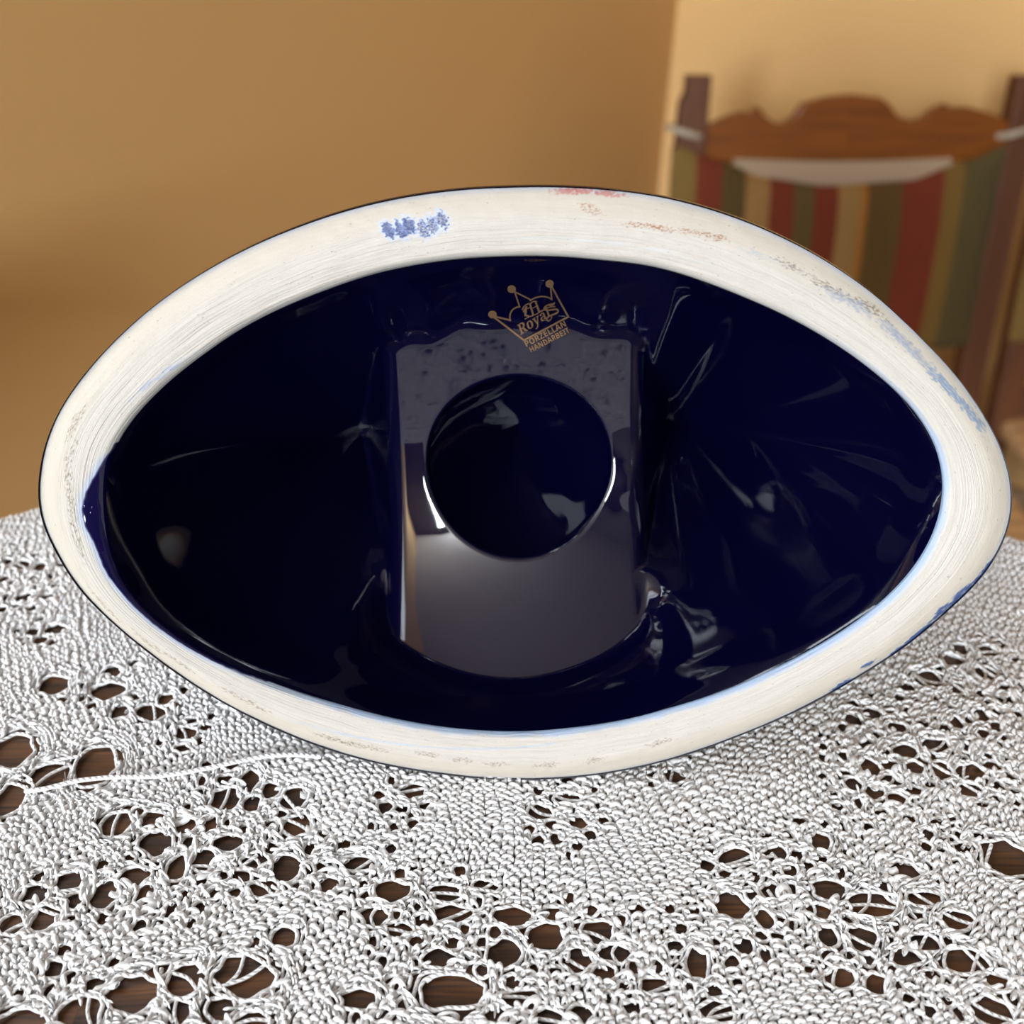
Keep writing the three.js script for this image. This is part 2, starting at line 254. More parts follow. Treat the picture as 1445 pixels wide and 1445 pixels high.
{
  const t0 = 2 * Math.PI;
  const loop = new Path((s) => { const t = (s - 0.5) * t0; return new THREE.Vector3((PITCH * (s - 0.5) + 0.46 * Math.sin(2 * t)) / PITCH, -1.22 * Math.cos(t) / ROW, 0.36 * Math.cos(2 * t) + 0.08 * Math.cos(t)); });
  // build in millimetres first, so that the thread is round, then to units of pitch and row
  const real = new Path((s) => { const p = loop.getPoint(s); return new THREE.Vector3(p.x * PITCH, p.y * ROW, p.z).multiplyScalar(0.001); });
  const g = thread(real, 26, 0.00043, 6, false, 0.0062);
  g.scale(1000 / PITCH, 1000 / ROW, 1000);
  const CX = 3, CZ = -205, spots = [];
  const m4 = new THREE.Matrix4(), U = new THREE.Vector3(), V = new THREE.Vector3(), N = new THREE.Vector3();
  const place = (x, z) => {
    const wx = x + 3.2 * n3(x / 26, z / 26, 1.5) + 1.0 * n3(x / 6, z / 6, 4.5), wz = z + 3.2 * n3(x / 26, z / 26, 7.5) + 1.0 * n3(x / 6, z / 6, 9.5);
    return part(wx, wz);
  };
  const bands = 14;
  for (let k = 0; k < 340; k++) {
    const r = 3 + k * ROW, mid = 3 + (Math.floor(k / bands) + 0.5) * bands * ROW, n = Math.max(6, Math.round(2 * Math.PI * mid / PITCH));
    for (let j = 0; j < n; j++) {
      const a = 2 * Math.PI * j / n, da = Math.PI / n, at = (rr, aa) => place(CX + rr * Math.sin(aa), CZ + rr * Math.cos(aa));
      const x0 = CX + r * Math.sin(a), z0 = CZ + r * Math.cos(a);
      if (Math.hypot(x0, z0 - 10) > CLOTH_R * 1000 + 4) continue;
      const c = at(r, a);
      if (Math.hypot(c[0], c[1] - 10) > CLOTH_R * 1000) continue;
      let bad = false;
      for (const i of near(c[0], c[1])) { const h = HOLES[i]; if (Math.hypot((c[0] - h[0]) / (h[2] + 0.42), (c[1] - h[1]) / (h[3] + 0.42)) < 1) { bad = true; break; } }
      if (bad) continue;
      const p1 = at(r, a - da), p2 = at(r, a + da), q1 = at(r - ROW / 2, a), q2 = at(r + ROW / 2, a);
      const D = (p, h) => drape(p[0] / 1000, p[1] / 1000 - TABLE_Z, h);
      const hh = 0.00078 + 0.0002 * n3(c[0] / 3, c[1] / 3, 2.5) + 0.00025 * n3(c[0] / 14, c[1] / 14, 12.5);
      const P = D(c, hh);
      U.subVectors(D(p2, hh), D(p1, hh)); V.subVectors(D(q2, hh), D(q1, hh));
      const lu = U.length(), lv = V.length();
      if (lu < 0.0006 || lv < 0.0005 || lu > 0.005 || lv > 0.004) continue;
      U.multiplyScalar(clamp(lu, 0.0014, 0.0034) / lu); V.multiplyScalar(clamp(lv, 0.0011, 0.0026) / lv * (0.94 + 0.16 * rnd()));
      N.crossVectors(V, U).normalize();
      if (N.y < -0.2) N.negate();
      U.applyAxisAngle(N, (rnd() - 0.5) * 0.24); V.applyAxisAngle(N, (rnd() - 0.5) * 0.28);
      m4.makeBasis(U, V, N.clone().multiplyScalar(0.001 * (0.9 + 0.35 * rnd())));
      m4.setPosition(P);
      spots.push(m4.clone());
    }
  }
  const im = new THREE.InstancedMesh(g, cotton, spots.length);
  spots.forEach((m, i) => im.setMatrixAt(i, m));
  im.name = numbered('knitted_stitches'); im.castShadow = im.receiveShadow = true;
  im.userData.kind = 'stuff';
  cloth.add(im);
  console.log('stitches', spots.length, 'openings', HOLES.length);
}
{
  // every opening is bound by a thread of its own; the nearest 300 as single pieces, the rest joined
  const rest = [];
  const order = HOLES.map((h, i) => [i < SHOWN ? -1 : Math.hypot(h[0], h[1] + 110), i]).sort((a, b) => a[0] - b[0]);
  order.forEach(([, i], rank) => {
    const [cx, cz, w, h] = HOLES[i], ph = rnd() * 9, k = [];
    const m = 7 + Math.round((w + h) * 0.9);
    for (let j = 0; j < m; j++) {
      const a = 2 * Math.PI * (j + 0.3 * (rnd() - 0.5)) / m, f = 1 + 0.3 * (rnd() - 0.5);
      k.push(drape((cx + (w + 0.22) * f * Math.cos(a)) / 1000, (cz + (h + 0.22) * f * Math.sin(a)) / 1000 - TABLE_Z, 0.00055 + 0.0006 * rnd()));
    }
    if (Math.hypot(cx, cz - 10) > CLOTH_R * 1000) return;
    const curve = new THREE.CatmullRomCurve3(k, true, 'catmullrom', 0.42), len = 2 * Math.PI * (w + h) / 2000;
    const g = thread(curve, Math.min(72, 14 + Math.round((w + h) * 6)), 0.00035, 6, true, len);
    if (rank < 290) mesh('thread_ring', g, cotton, cloth); else rest.push(g);
  });
  if (rest.length) mesh('thread_rings', mergeGeometries(rest), cotton, cloth).userData.kind = 'stuff';
}
{
  // single threads left lying across the wider openings
  const rest = [];
  for (const [cx, cz, w, h] of HOLES) {
    if (w < 2.0 || rnd() < 0.42) continue;
    const n = w > 3.6 ? 2 : 1, seen = cz > -209 && cz < -74 && Math.abs(cx) < 84 + (-cz - 79) * 0.384;
    for (let q = 0; q < n; q++) {
      const a = rnd() * 6.28, b = a + 2.2 + rnd() * 1.6, p = (f, k, y) => drape((cx + (w + 0.4) * k * Math.cos(f)) / 1000, (cz + (h + 0.4) * k * Math.sin(f)) / 1000 - TABLE_Z, y);
      const c = new THREE.CatmullRomCurve3([p(a, 1.05, 0.0008), p((a + b) / 2, 0.45 * Math.cos((b - a) / 2) + 0.25 * rnd(), 0.0007), p(b, 1.05, 0.0008)]);
      const g = thread(c, 14, 0.00030, 6, false, c.getLength());
      if (seen) mesh('cross_thread', g, cotton, cloth); else rest.push(g);
    }
  }
  if (rest.length) mesh('cross_threads', mergeGeometries(rest), cotton, cloth).userData.kind = 'stuff';
}
const onCloth = (x, z, h) => drape(x / 1000, z / 1000 - TABLE_Z, h);
for (const b of [[-81.7,-129.4,-81.8,-125.9,-81.3,-121.3],[-91.3,-127.2,-87.4,-128.2,-82.5,-130.3],[-89.8,-125,-85.9,-127,-81.3,-128.4],[-74.6,-127.9,-72.5,-123],[-54.5,-86.6,-53.4,-81.6,-50.3,-78.1],[-46.6,-90.2,-47.1,-86.1],[-53.4,-81.6,-55.8,-79.5,-58.5,-77.6],[-49.8,-88.3,-46.5,-85.4,-42.5,-82.7,-38.7,-80.5,-34.8,-81.8],[-46.5,-83.9,-47.3,-80.9,-48,-77.8],[-43.4,-90.2,-39.5,-88.5,-35.4,-86.1],[-38.7,-80.5,-40.9,-79,-42.6,-77.5],[-43.3,-116.6,-41.6,-120.2,-39.9,-119,-36.9,-115.6],[-41.1,-114.9,-36.6,-116.8],[-55.4,-106.8,-54.6,-111.2],[-46.1,-104.9,-43.5,-107.7],[-14,-82.9,-12.8,-86.6,-8.8,-86.9],[-12.1,-85.5,-10.9,-86.4],[-7,-102.2,-2.9,-101.6,1.2,-100.9],[-0.1,-98.9,1.7,-100.7],[-11.9,-100.6,-11.5,-98.1],[9.7,-94.7,10.7,-91.4,10.5,-89.1],[18.6,-94.4,22.4,-92.6],[18,-93,21.8,-91.2],[37.7,-106.9,43,-108.1,47.6,-109.8],[47.4,-110.4,49.4,-107.2],[40.9,-106.5,43.5,-105.2],[45.4,-102.9,46.5,-100.2],[47.8,-103.5,48.8,-100.5],[56.9,-99.2,56.5,-95.8],[84.3,-108,87.4,-113],[81.8,-112,83.8,-114.3],[31.3,-86,34.3,-86.5,37.9,-87.5],[30.5,-80,34.8,-81,38.7,-81.9],[92.5,-154.1,94.7,-153.3,97,-153],[91.5,-153.7,93,-151.7,94.4,-149.7],[94.4,-149.7,98.6,-151.4],[85.4,-154.5,87.1,-151.1,88.2,-148.9],[97.9,-159.3,98,-156,98.9,-152.3,100.3,-149.5],[99.8,-157.7,101.6,-154.8,103.5,-153.2],[64.2,-135.1,63.5,-132,62.3,-129.6],[64,-134.2,67.6,-133],[63.3,-130.1,67.2,-130],[68,-137.9,67.8,-135,68.9,-132.5],[87,-136.6,87.6,-134.1,88,-132.7],[83.5,-132.5,87.3,-134.8],[83.3,-131.8,87.2,-131.8],[82.2,-131.1,84.5,-128.8,86.2,-127.8],[85.5,-130.8,85.9,-128.1]]) {
  const k = [], n = b.length / 2;
  for (let i = 0; i < n; i++) k.push(onCloth(b[2 * i], b[2 * i + 1], 0.0006 + 0.0005 * rnd()));
  const c = new THREE.CatmullRomCurve3(k, false, 'catmullrom', 0.5), L = c.getLength();
  mesh('cross_thread', thread(c, 8 + Math.round(L * 2000), 0.00034, 7, false, L), cotton, cloth);
}
{
  const L = [[-88.8,-119.9],[-85.7,-119.6],[-83.0,-120.5],[-80.5,-121.5],[-74.4,-122.6],[-64.7,-123.2],[-57.5,-124.9],[-50.4,-127.1],[-45.7,-128.4],[-40.6,-128.8],[-35.4,-128.5]];
  const k = L.map(([x, z], i) => onCloth(x, z, i === 0 ? 0.0012 : 0.0021));
  const c = new THREE.CatmullRomCurve3(k), len = c.getLength();
  mesh('loose_thread', thread(c, 120, 0.00042, 8, false, len), cotton, cloth).userData.label = 'long loose white thread lying across the lace';
}

// ---------- the porcelain vessel, lying on its side, its foot towards the camera (millimetres, then scaled) ----------
const OUT = [[-84.2,-3.1],[-82.5,4.5],[-78.9,11.9],[-74.2,18.0],[-68.3,24.0],[-61.4,29.7],[-53.6,34.8],[-45.3,39.2],[-36.1,43.0],[-25.8,46.2],[-15.7,48.2],[-5.6,49.2],[2.2,49.5],[11.1,49.3],[20.1,48.4],[29.3,46.4],[38.5,43.3],[48.0,38.9],[56.7,33.5],[64.4,27.3],[71.1,21.3],[76.7,14.9],[80.6,9.2],[83.4,3.1],[84.4,-2.0],[83.9,-7.8],[81.2,-14.4],[75.9,-21.2],[69.3,-28.2],[61.2,-34.7],[51.6,-41.3],[41.6,-46.6],[30.2,-51.6],[18.5,-55.0],[6.6,-56.8],[-4.0,-57.1],[-15.9,-56.1],[-27.8,-53.9],[-39.6,-50.0],[-49.8,-45.1],[-58.6,-39.6],[-66.5,-33.4],[-73.0,-27.3],[-78.7,-20.6],[-82.3,-13.4],[-84.1,-7.6]], INN = [[-72.5,-0.7],[-71.7,3.2],[-69.1,7.6],[-64.6,12.8],[-59.7,17.4],[-54.1,21.5],[-47.6,26.0],[-40.3,29.7],[-34.2,32.2],[-28.1,34.5],[-20.1,36.6],[-12.2,37.9],[-4.2,38.5],[3.8,38.7],[11.8,38.2],[18.9,37.6],[26.1,35.9],[33.4,33.4],[40.9,30.5],[48.5,26.8],[54.3,23.4],[58.5,20.5],[63.0,17.0],[66.7,13.4],[69.9,9.0],[71.8,4.3],[72.6,-0.2],[72.4,-3.7],[71.3,-8.9],[68.3,-14.8],[64.3,-19.9],[58.6,-25.1],[50.6,-30.8],[42.3,-35.6],[36.1,-38.7],[28.4,-41.6],[22.4,-43.7],[12.5,-45.9],[2.7,-47.2],[-7.3,-47.3],[-17.2,-46.3],[-27.2,-44.2],[-36.9,-41.3],[-48.1,-37.2],[-54.6,-34.0],[-60.6,-30.2],[-65.2,-26.5],[-68.8,-22.8],[-71.5,-18.4],[-72.8,-12.4],[-72.8,-5.9]];
const CY = -4, NA = 1080;
function polar(list, smooth) {
  const a = list.map(([x, y]) => [(Math.atan2(y - CY, x) + 2 * Math.PI) % (2 * Math.PI), Math.hypot(x, y - CY)]).sort((p, q) => p[0] - q[0]);
  const n = a.length, raw = new Float64Array(NA);
  for (let i = 0; i < NA; i++) {
    const t = 2 * Math.PI * i / NA;
    let k = a.findIndex((p) => p[0] > t); if (k < 0) k = n;
    const g = (j) => { const q = a[((j % n) + n) % n]; return [q[0] + 2 * Math.PI * Math.floor(j / n), q[1]]; };
    const [p0, p1, p2, p3] = [g(k - 2), g(k - 1), g(k), g(k + 1)], f = (t - p1[0]) / (p2[0] - p1[0]);
    const m1 = (p2[1] - p0[1]) / (p2[0] - p0[0]) * (p2[0] - p1[0]), m2 = (p3[1] - p1[1]) / (p3[0] - p1[0]) * (p2[0] - p1[0]);
    const f2 = f * f, f3 = f2 * f;
    raw[i] = (2 * f3 - 3 * f2 + 1) * p1[1] + (f3 - 2 * f2 + f) * m1 + (-2 * f3 + 3 * f2) * p2[1] + (f3 - f2) * m2;
  }
  let cur = raw;
  for (let it = 0; it < smooth; it++) { const nx = new Float64Array(NA); for (let i = 0; i < NA; i++) nx[i] = (cur[(i + NA - 3) % NA] + 2 * cur[i] + cur[(i + 3) % NA]) / 4; cur = nx; }
  return cur;
}
const RO = polar(OUT, 4), RI = polar(INN, 22);
const lookup = (tab, a) => { const f = ((a / (2 * Math.PI)) % 1 + 1) % 1 * NA, i = Math.floor(f) % NA; return mix(tab[i], tab[(i + 1) % NA], f - Math.floor(f)); };
const innerPts = []; for (let i = 0; i < NA; i += 3) { const a = 2 * Math.PI * i / NA; innerPts.push([RI[i] * Math.cos(a), CY + RI[i] * Math.sin(a)]); }
const HX = -0.9, HY = -4.3, HR = 18.6;
const KX = (s) => 1 - 0.0042 * s, KY = (s) => 1 - 0.0072 * s;      // the wall narrows backwards, more in height than in length
function bodyDepth(x, y) {      // how deep behind the rim the outer wall is reached
  let a = 0, b = 90;
  for (let i = 0; i < 11; i++) { const s = (a + b) / 2, px = x / KX(s), py = y / KY(s) - CY; if (Math.hypot(px, py) < lookup(RO, Math.atan2(py, px))) a = s; else b = s; }
  return a;
}
function saddle(x, y) {         // the arched band between top and bottom of the foot
  const R = y > -8 ? 80 : 50, v = clamp(y + 8, -49, 60);
  let z = -32 + R - Math.sqrt(R * R - v * v);
  const f = clamp((y + 50) / 73), xl = mix(-27.2, -29.0, f), xr = mix(28.4, 23.6, f), mid = (xl + xr) / 2;
  z -= (x - mid) * (x - mid) / 190;
  z += 1.5 * Math.exp(-(((x - 22) / 3.4) ** 2) - ((y + 8) / 6) ** 2);      // a lump in the glaze
  z += 0.05 * fbm(x / 9, y / 9, 2.2, 2) + 0.10 * n3(x / 17, y / 17, 5.1);
  const r = 4.2;
  for (const e of [xl + r - x, x - (xr - r)]) if (e > 0) z -= e < r * 0.985 ? r - Math.sqrt(r * r - e * e) : r * 0.83 + (e - r * 0.985) * 3.2;
  return z;
}
function inside(x, y) {
  let d2 = 1e9;
  for (let i = 0, n = innerPts.length; i < n; i++) {
    const p = innerPts[i], q = innerPts[(i + 1) % n], ex = q[0] - p[0], ey = q[1] - p[1], f = clamp(((x - p[0]) * ex + (y - p[1]) * ey) / (ex * ex + ey * ey));
    const e = (p[0] + f * ex - x) ** 2 + (p[1] + f * ey - y) ** 2; if (e < d2) d2 = e;
  }
  const d = Math.sqrt(d2);
  const deepest = Math.max(1.5, 0.9 * bodyDepth(x, y) - 1.0);
  const ends = sstep(24, 36, Math.abs(x)), steep = mix(mix(1.85, 2.1, ends), 5, sstep(-25, -44, y) * (1 - ends));
  const wall = -1.5 - Math.min(deepest, steep * (Math.sqrt(d * d + 0.8) - 0.894) + 3.2 * (1 - Math.exp(-d / 1.0)) + 3.5 * n3(x / 8, 4.2, 1.7) * sstep(8, 22, y) * (1 - ends) * sstep(3, 8, d) + 7 * ends * (1 - Math.exp(-d / 4)) * sstep(0, 3, d));
  let s = saddle(x, y);
  s = Math.max(s, -90); s = Math.min(s, -1.5);
  const kk = mix(2.2, 5.5, sstep(5, 25, y) * sstep(34, 20, Math.abs(x))), h = clamp(0.5 + 0.5 * (wall - s) / kk);
  const z = mix(s, wall, h) + kk * h * (1 - h);
  return Math.max(z, -1.5 - deepest);
}
const mm = (g) => { g.scale(0.001, 0.001, 0.001); g.computeVertexNormals(); return g; };
function grid(nu, nv, fn, closed, uvfn) {
  const pos = new Float32Array((nu + 1) * (nv + 1) * 3), uv = new Float32Array((nu + 1) * (nv + 1) * 2), idx = [];
  for (let j = 0; j <= nv; j++) for (let i = 0; i <= nu; i++) {
    const o = j * (nu + 1) + i, p = fn(i / nu, j / nv, i, j);
    pos.set(p, o * 3); uv.set(uvfn ? uvfn(i / nu, j / nv, p) : [i / nu, j / nv], o * 2);
  }
  for (let j = 0; j < nv; j++) for (let i = 0; i < nu; i++) { const a = j * (nu + 1) + i, b = a + 1, c = a + nu + 1, d = c + 1; idx.push(a, b, d, a, d, c); }
  const g = new THREE.BufferGeometry();
  g.setAttribute('position', new THREE.BufferAttribute(pos, 3)); g.setAttribute('uv', new THREE.BufferAttribute(uv, 2)); g.setIndex(idx);
  g.computeVertexNormals();
  if (closed) { // one smooth seam
    const n = g.attributes.normal;
    for (let j = 0; j <= nv; j++) { const a = j * (nu + 1), b = a + nu; const v = new THREE.Vector3(n.getX(a) + n.getX(b), n.getY(a) + n.getY(b), n.getZ(a) + n.getZ(b)).normalize(); n.setXYZ(a, v.x, v.y, v.z); n.setXYZ(b, v.x, v.y, v.z); }
  }
  return g;
}
const toM = (p) => [p[0] * 0.001, p[1] * 0.001, p[2] * 0.001];
M.glaze = new THREE.MeshPhysicalMaterial({ color: rgb(0.001, 0.0008, 0.011), roughness: 0.035, ior: 1.72 });
const vessel = thing('porcelain_vessel', 'cobalt blue glazed porcelain vessel lying on its side with white oval foot rim', 'vessel', [0.00204, 1.15407, -0.1443]);
vessel.rotation.x = THREE.MathUtils.degToRad(-21);
{
  // outer wall: a thin glazed lip behind the rim, narrowing backwards to a rounded end
  const prof = [[0, 0.985, -0.55], [0.02, 0.996, -0.25]];
  const S = [0.5, 0.9, 1.4, 2, 3, 5, 8, 12, 18, 25, 33, 41, 49, 57, 65, 73, 81, 88, 92, 95, 97, 98.2, 98.6];
  const g = grid(540, S.length - 1, (u, v, i, j) => {
    const a = 2 * Math.PI * u, s = S[j], R = lookup(RO, a);
    const c = s > 88 ? Math.sqrt(Math.max(0, 1 - ((s - 88) / 10.6) ** 2)) : 1, kx = KX(s) * c, ky = KY(s) * c;
    const lip = (0.25 + 0.65 * sstep(0.2, 0.95, Math.sin(a))) * Math.exp(-(((s - 1.7) / 1.5) ** 2)), in0 = s < 0.6 ? -0.15 : 0;
    return toM([(R * kx + lip + in0) * Math.cos(a), CY * ky + (R * ky + lip + in0) * Math.sin(a), -s]);
  }, true);
  mesh('outer_wall', g, M.glaze, vessel);
}
// unglazed rim: colour, relief and gloss along (u) and across (v) the ring
const STAINS = [];
const stain = (kind, list) => { for (let i = 0; i < list.length; i += 2) STAINS.push([kind, list[i] / 360, list[i + 1]]); };
stain('chip', [116.1, 0.59, 114.0, 0.56, 112.4, 0.6, 110.2, 0.52, 108.4, 0.56, 106.4, 0.6]);
stain('red', [84, 0.95, 81.5, 0.97, 77, 0.96]);
stain('rust', [71, 0.57, 69.1, 0.58, 67, 0.585, 65.6, 0.59, 62.5, 0.62, 60.5, 0.64, 58.5, 0.66, 57, 0.67, 80, 0.76, 79, 0.7]);
stain('grey', [51.5, 0.65, 49, 0.67, 45.9, 0.69, 43, 0.69]);
stain('grime', [39.9, 0.69, 38, 0.71, 36.5, 0.73, 34.6, 0.76, 33, 0.8, 31.7, 0.83, 45, 0.7, 231.5, 0.71, 234, 0.7, 236.6, 0.68, 240.6, 0.65, 258, 0.6, 250.2, 0.56, 265.4, 0.64, 276, 0.66, 286.6, 0.66, 300.4, 0.56, 169.6, 0.7, 174.6, 0.57, 178, 0.52, 181.1, 0.49, 185.9, 0.51, 195.1, 0.74, 201.3, 0.7, 205.8, 0.63, 215, 0.62, 218, 0.63]);
stain('smear', [37.5, 0.67, 35.5, 0.69, 33.5, 0.72, 29, 0.75, 27.5, 0.75, 26, 0.745, 24.5, 0.74, 22.5, 0.735]);
stain('blue', [20.5, 0.72, 19.6, 0.725, 18.6, 0.735, 17.6, 0.745, 16.6, 0.755, 15.6, 0.77, 14.6, 0.79, 13.6, 0.815, 12.6, 0.84]);
stain('edge', [354, 0.995, 352.5, 0.99, 351, 0.96, 350.1, 0.9, 349.5, 0.95, 348.4, 0.95, 347.4, 0.87, 346.6, 0.93, 344.5, 0.98, 343.3, 0.95, 342, 0.975, 340, 0.985, 336.3, 0.86, 332, 0.95, 330.8, 0.97]);
const KIND = { chip: [0.0030, 0.125, [0.11, 0.17, 0.38], 0.97], red: [0.0075, 0.05, [0.62, 0.32, 0.30], 0.55], rust: [0.0052, 0.05, [0.50, 0.34, 0.25], 0.7], grey: [0.008, 0.05, [0.55, 0.58, 0.62], 0.5], grime: [0.0080, 0.060, [0.38, 0.33, 0.27], 0.62], smear: [0.0065, 0.09, [0.47, 0.50, 0.56], 0.55], blue: [0.0042, 0.095, [0.40, 0.46, 0.55], 0.72], edge: [0.0034, 0.06, [0.22, 0.29, 0.45], 0.92] };
const RW = 2048, RH = 256, rimHeight = new Float32Array(RW * RH), rimGloss = new Float32Array(RW * RH);
const rimColor = dataTex(RW, RH, (u, v, x, y) => {
  const a = 2 * Math.PI * u, X = Math.cos(a) * 12, Y = Math.sin(a) * 12;
  const cy = Math.sin(a), cx = Math.cos(a);
  const warp = 0.02 * n3(X * 0.8, Y * 0.8, 2.1);
  const stroke = fbm(X * 0.22 + 3, Y * 0.22, (v + warp) * 26, 3), fine = n3(X * 0.45, Y * 0.45, (v + warp) * 80), grit = n3(X * 30, Y * 30, v * 60), grit2 = n3(X * 60, Y * 60, v * 110 + 7);
  let c = [0.655, 0.632, 0.598];
  c = c.map((q) => q + 0.034 * stroke + 0.018 * fine + 0.018 * grit + 0.012 * grit2);
  let hgt = 0.5 + 0.28 * stroke * sstep(0.95, 0.3, v) + 0.15 * fine * sstep(0.9, 0.4, v) + 0.07 * grit + 0.05 * grit2, gl = 0.62;
  // creamier outer band
  c = mix3(c, [0.64, 0.605, 0.545], 0.55 * sstep(0.5, 0.72, v + 0.05 * n3(X, Y, 3)) * sstep(1.02, 0.86, v));
  // thin blue glaze creeping over the inner edge, and a pale blue tint along the outer edge
  const creep = 0.10 + 0.05 * n3(X * 1.3, Y * 1.3, 4) + 0.05 * sstep(0.0, -0.6, cy) + 0.05 * sstep(0.5, 1, cx);
  c = mix3(c, [0.50, 0.60, 0.74], 0.75 * sstep(creep, creep * 0.25, v) * (0.12 + 0.88 * sstep(0.3, -0.5, cy - 0.5 * cx)));
  c = mix3(c, [0.62, 0.65, 0.72], 0.5 * sstep(0.92, 1.0, v));
  // glaze run at the left end and along the lower left inner edge
  const da = ((u * 360 - 183 + 540) % 360) - 180;
  const run = 0.33 * Math.exp(-(((da + 1) / 6.5) ** 2)) + 0.16 * sstep(2, 8, da) * sstep(42, 12, da) + 0.012 * n3(X * 6, Y * 6, 1);
  const g = sstep(run + 0.035, run - 0.015, v) * (run > 0.03 ? 1 : 0), halo = sstep(run + 0.16, run, v) * sstep(0.02, 0.1, run);
  c = mix3(c, [0.48, 0.55, 0.68], 0.7 * halo);
  c = mix3(c, [0.03, 0.022, 0.17], g); if (g > 0.5) { gl = 0.06; hgt = 0.75; }
  // blue brush line along the bottom and a smear upper left
  const deg = u * 360;
  if (deg > 220 && deg < 282) { const t = (deg - 223) / 55, line = mix(0.64, 0.24, Math.pow(clamp(t), 0.8)); const s = Math.exp(-(((v - line) / 0.018) ** 2)) * sstep(220, 230, deg) * sstep(281, 277, deg); c = mix3(c, [0.50, 0.60, 0.75], 0.6 * s * (0.6 + 0.5 * n3(X * 3, Y * 3, 6))); }
  { const s = Math.exp(-(((deg - 160) / 4) ** 2)) * Math.exp(-(((v - 0.16 - (deg - 160) * 0.012) / 0.04) ** 2)); c = mix3(c, [0.42, 0.50, 0.68], 0.75 * s * clamp(0.6 + n3(X * 5, Y * 5, v * 22))); }
  { const s = Math.exp(-(((v - 0.27) / 0.03) ** 2)) * sstep(96, 90, deg) * sstep(52, 66, deg); c = mix3(c, [0.66, 0.70, 0.76], 0.5 * s * clamp(0.4 + 1.3 * n3(X * 0.8, Y * 0.8, v * 70))); }
  for (const [kind, su, sv] of STAINS) {
    let du = Math.abs(u - su); du = Math.min(du, 1 - du);
    const [w, h, col, str] = KIND[kind];
    if (du > w * 2 || Math.abs(v - sv) > h * 2) continue;
    const rough = fbm(X * 7, Y * 7, v * 26 + 3, 3), d = Math.hypot(du / w, (v - sv) / h) + (kind === 'edge' || kind === 'chip' ? 1.1 : 1.5) * rough;
    if (kind === 'chip') {
      const s = sstep(1.05, 0.75, d), vein = Math.abs(n3(X * 13, Y * 13, v * 55));
      c = mix3(c, [0.60, 0.68, 0.84], 0.5 * sstep(1.7, 0.9, d));
      c = mix3(c, mix3(col, [0.58, 0.58, 0.60], sstep(0.02, 0.3, vein) * (su < 0.309 ? 0.95 : 0.55)), s * str);
      hgt += s * (0.3 * vein - 0.35);
    } else {
      const dots = kind === 'blue' || kind === 'smear' ? clamp(0.75 + 0.8 * n3(X * 9, Y * 9, v * 40)) : kind === 'grime' || kind === 'rust' || kind === 'grey' ? clamp(0.35 + 1.5 * n3(X * 14, Y * 14, v * 48)) : 1;
      const s = sstep(1.1, 0.5, d) * dots * str;
      c = mix3(c, col, s); if (kind === 'edge') hgt -= 0.25 * s;
    }
  }
  // scattered pinholes
  const pin = n3(X * 22 + 9, Y * 22, v * 42); if (pin > 0.66) { c = mix3(c, [0.45, 0.4, 0.34], 0.7 * sstep(0.66, 0.74, pin)); hgt -= 0.2; }
  rimHeight[y * RW + x] = hgt; rimGloss[y * RW + x] = gl;
  return c;
});
const rimBump = dataTex(RW, RH, (u, v, x, y) => rimHeight[y * RW + x], false);
const rimRough = dataTex(RW, RH, (u, v, x, y) => rimGloss[y * RW + x], false);
for (const t of [rimColor, rimBump, rimRough]) t.wrapT = THREE.ClampToEdgeWrapping;
M.rim = new THREE.MeshPhysicalMaterial({ map: rimColor, bumpMap: rimBump, bumpScale: 0.00026, roughness: 1, roughnessMap: rimRough });
{
  const g = grid(NA, 44, (u, v) => {
    const a = 2 * Math.PI * u, t = v, r = mix(lookup(RI, a) - 0.1, lookup(RO, a) - 0.05, t), X = Math.cos(a) * 9, Y = Math.sin(a) * 9;
    // ridge at about two thirds, gently falling to the inside, rounder to the outside
    let z = t < 0.62 ? -1.15 * Math.pow((0.62 - t) / 0.62, 1.7) : -1.0 * Math.pow((t - 0.62) / 0.38, 2.4);
    z -= 1.6 * Math.pow(clamp(1 - t / 0.12), 2);
    z += 0.10 * n3(X * 0.9, Y * 0.9, t * 5) + 0.05 * n3(X * 3, Y * 3, t * 9);
    return toM([r * Math.cos(a), CY + r * Math.sin(a), z - 0.2]);
  }, true);
  mesh('foot_rim', g, M.rim, vessel).userData.label = 'unglazed white foot rim with grime marks and blue glaze specks';
}
let hollow;
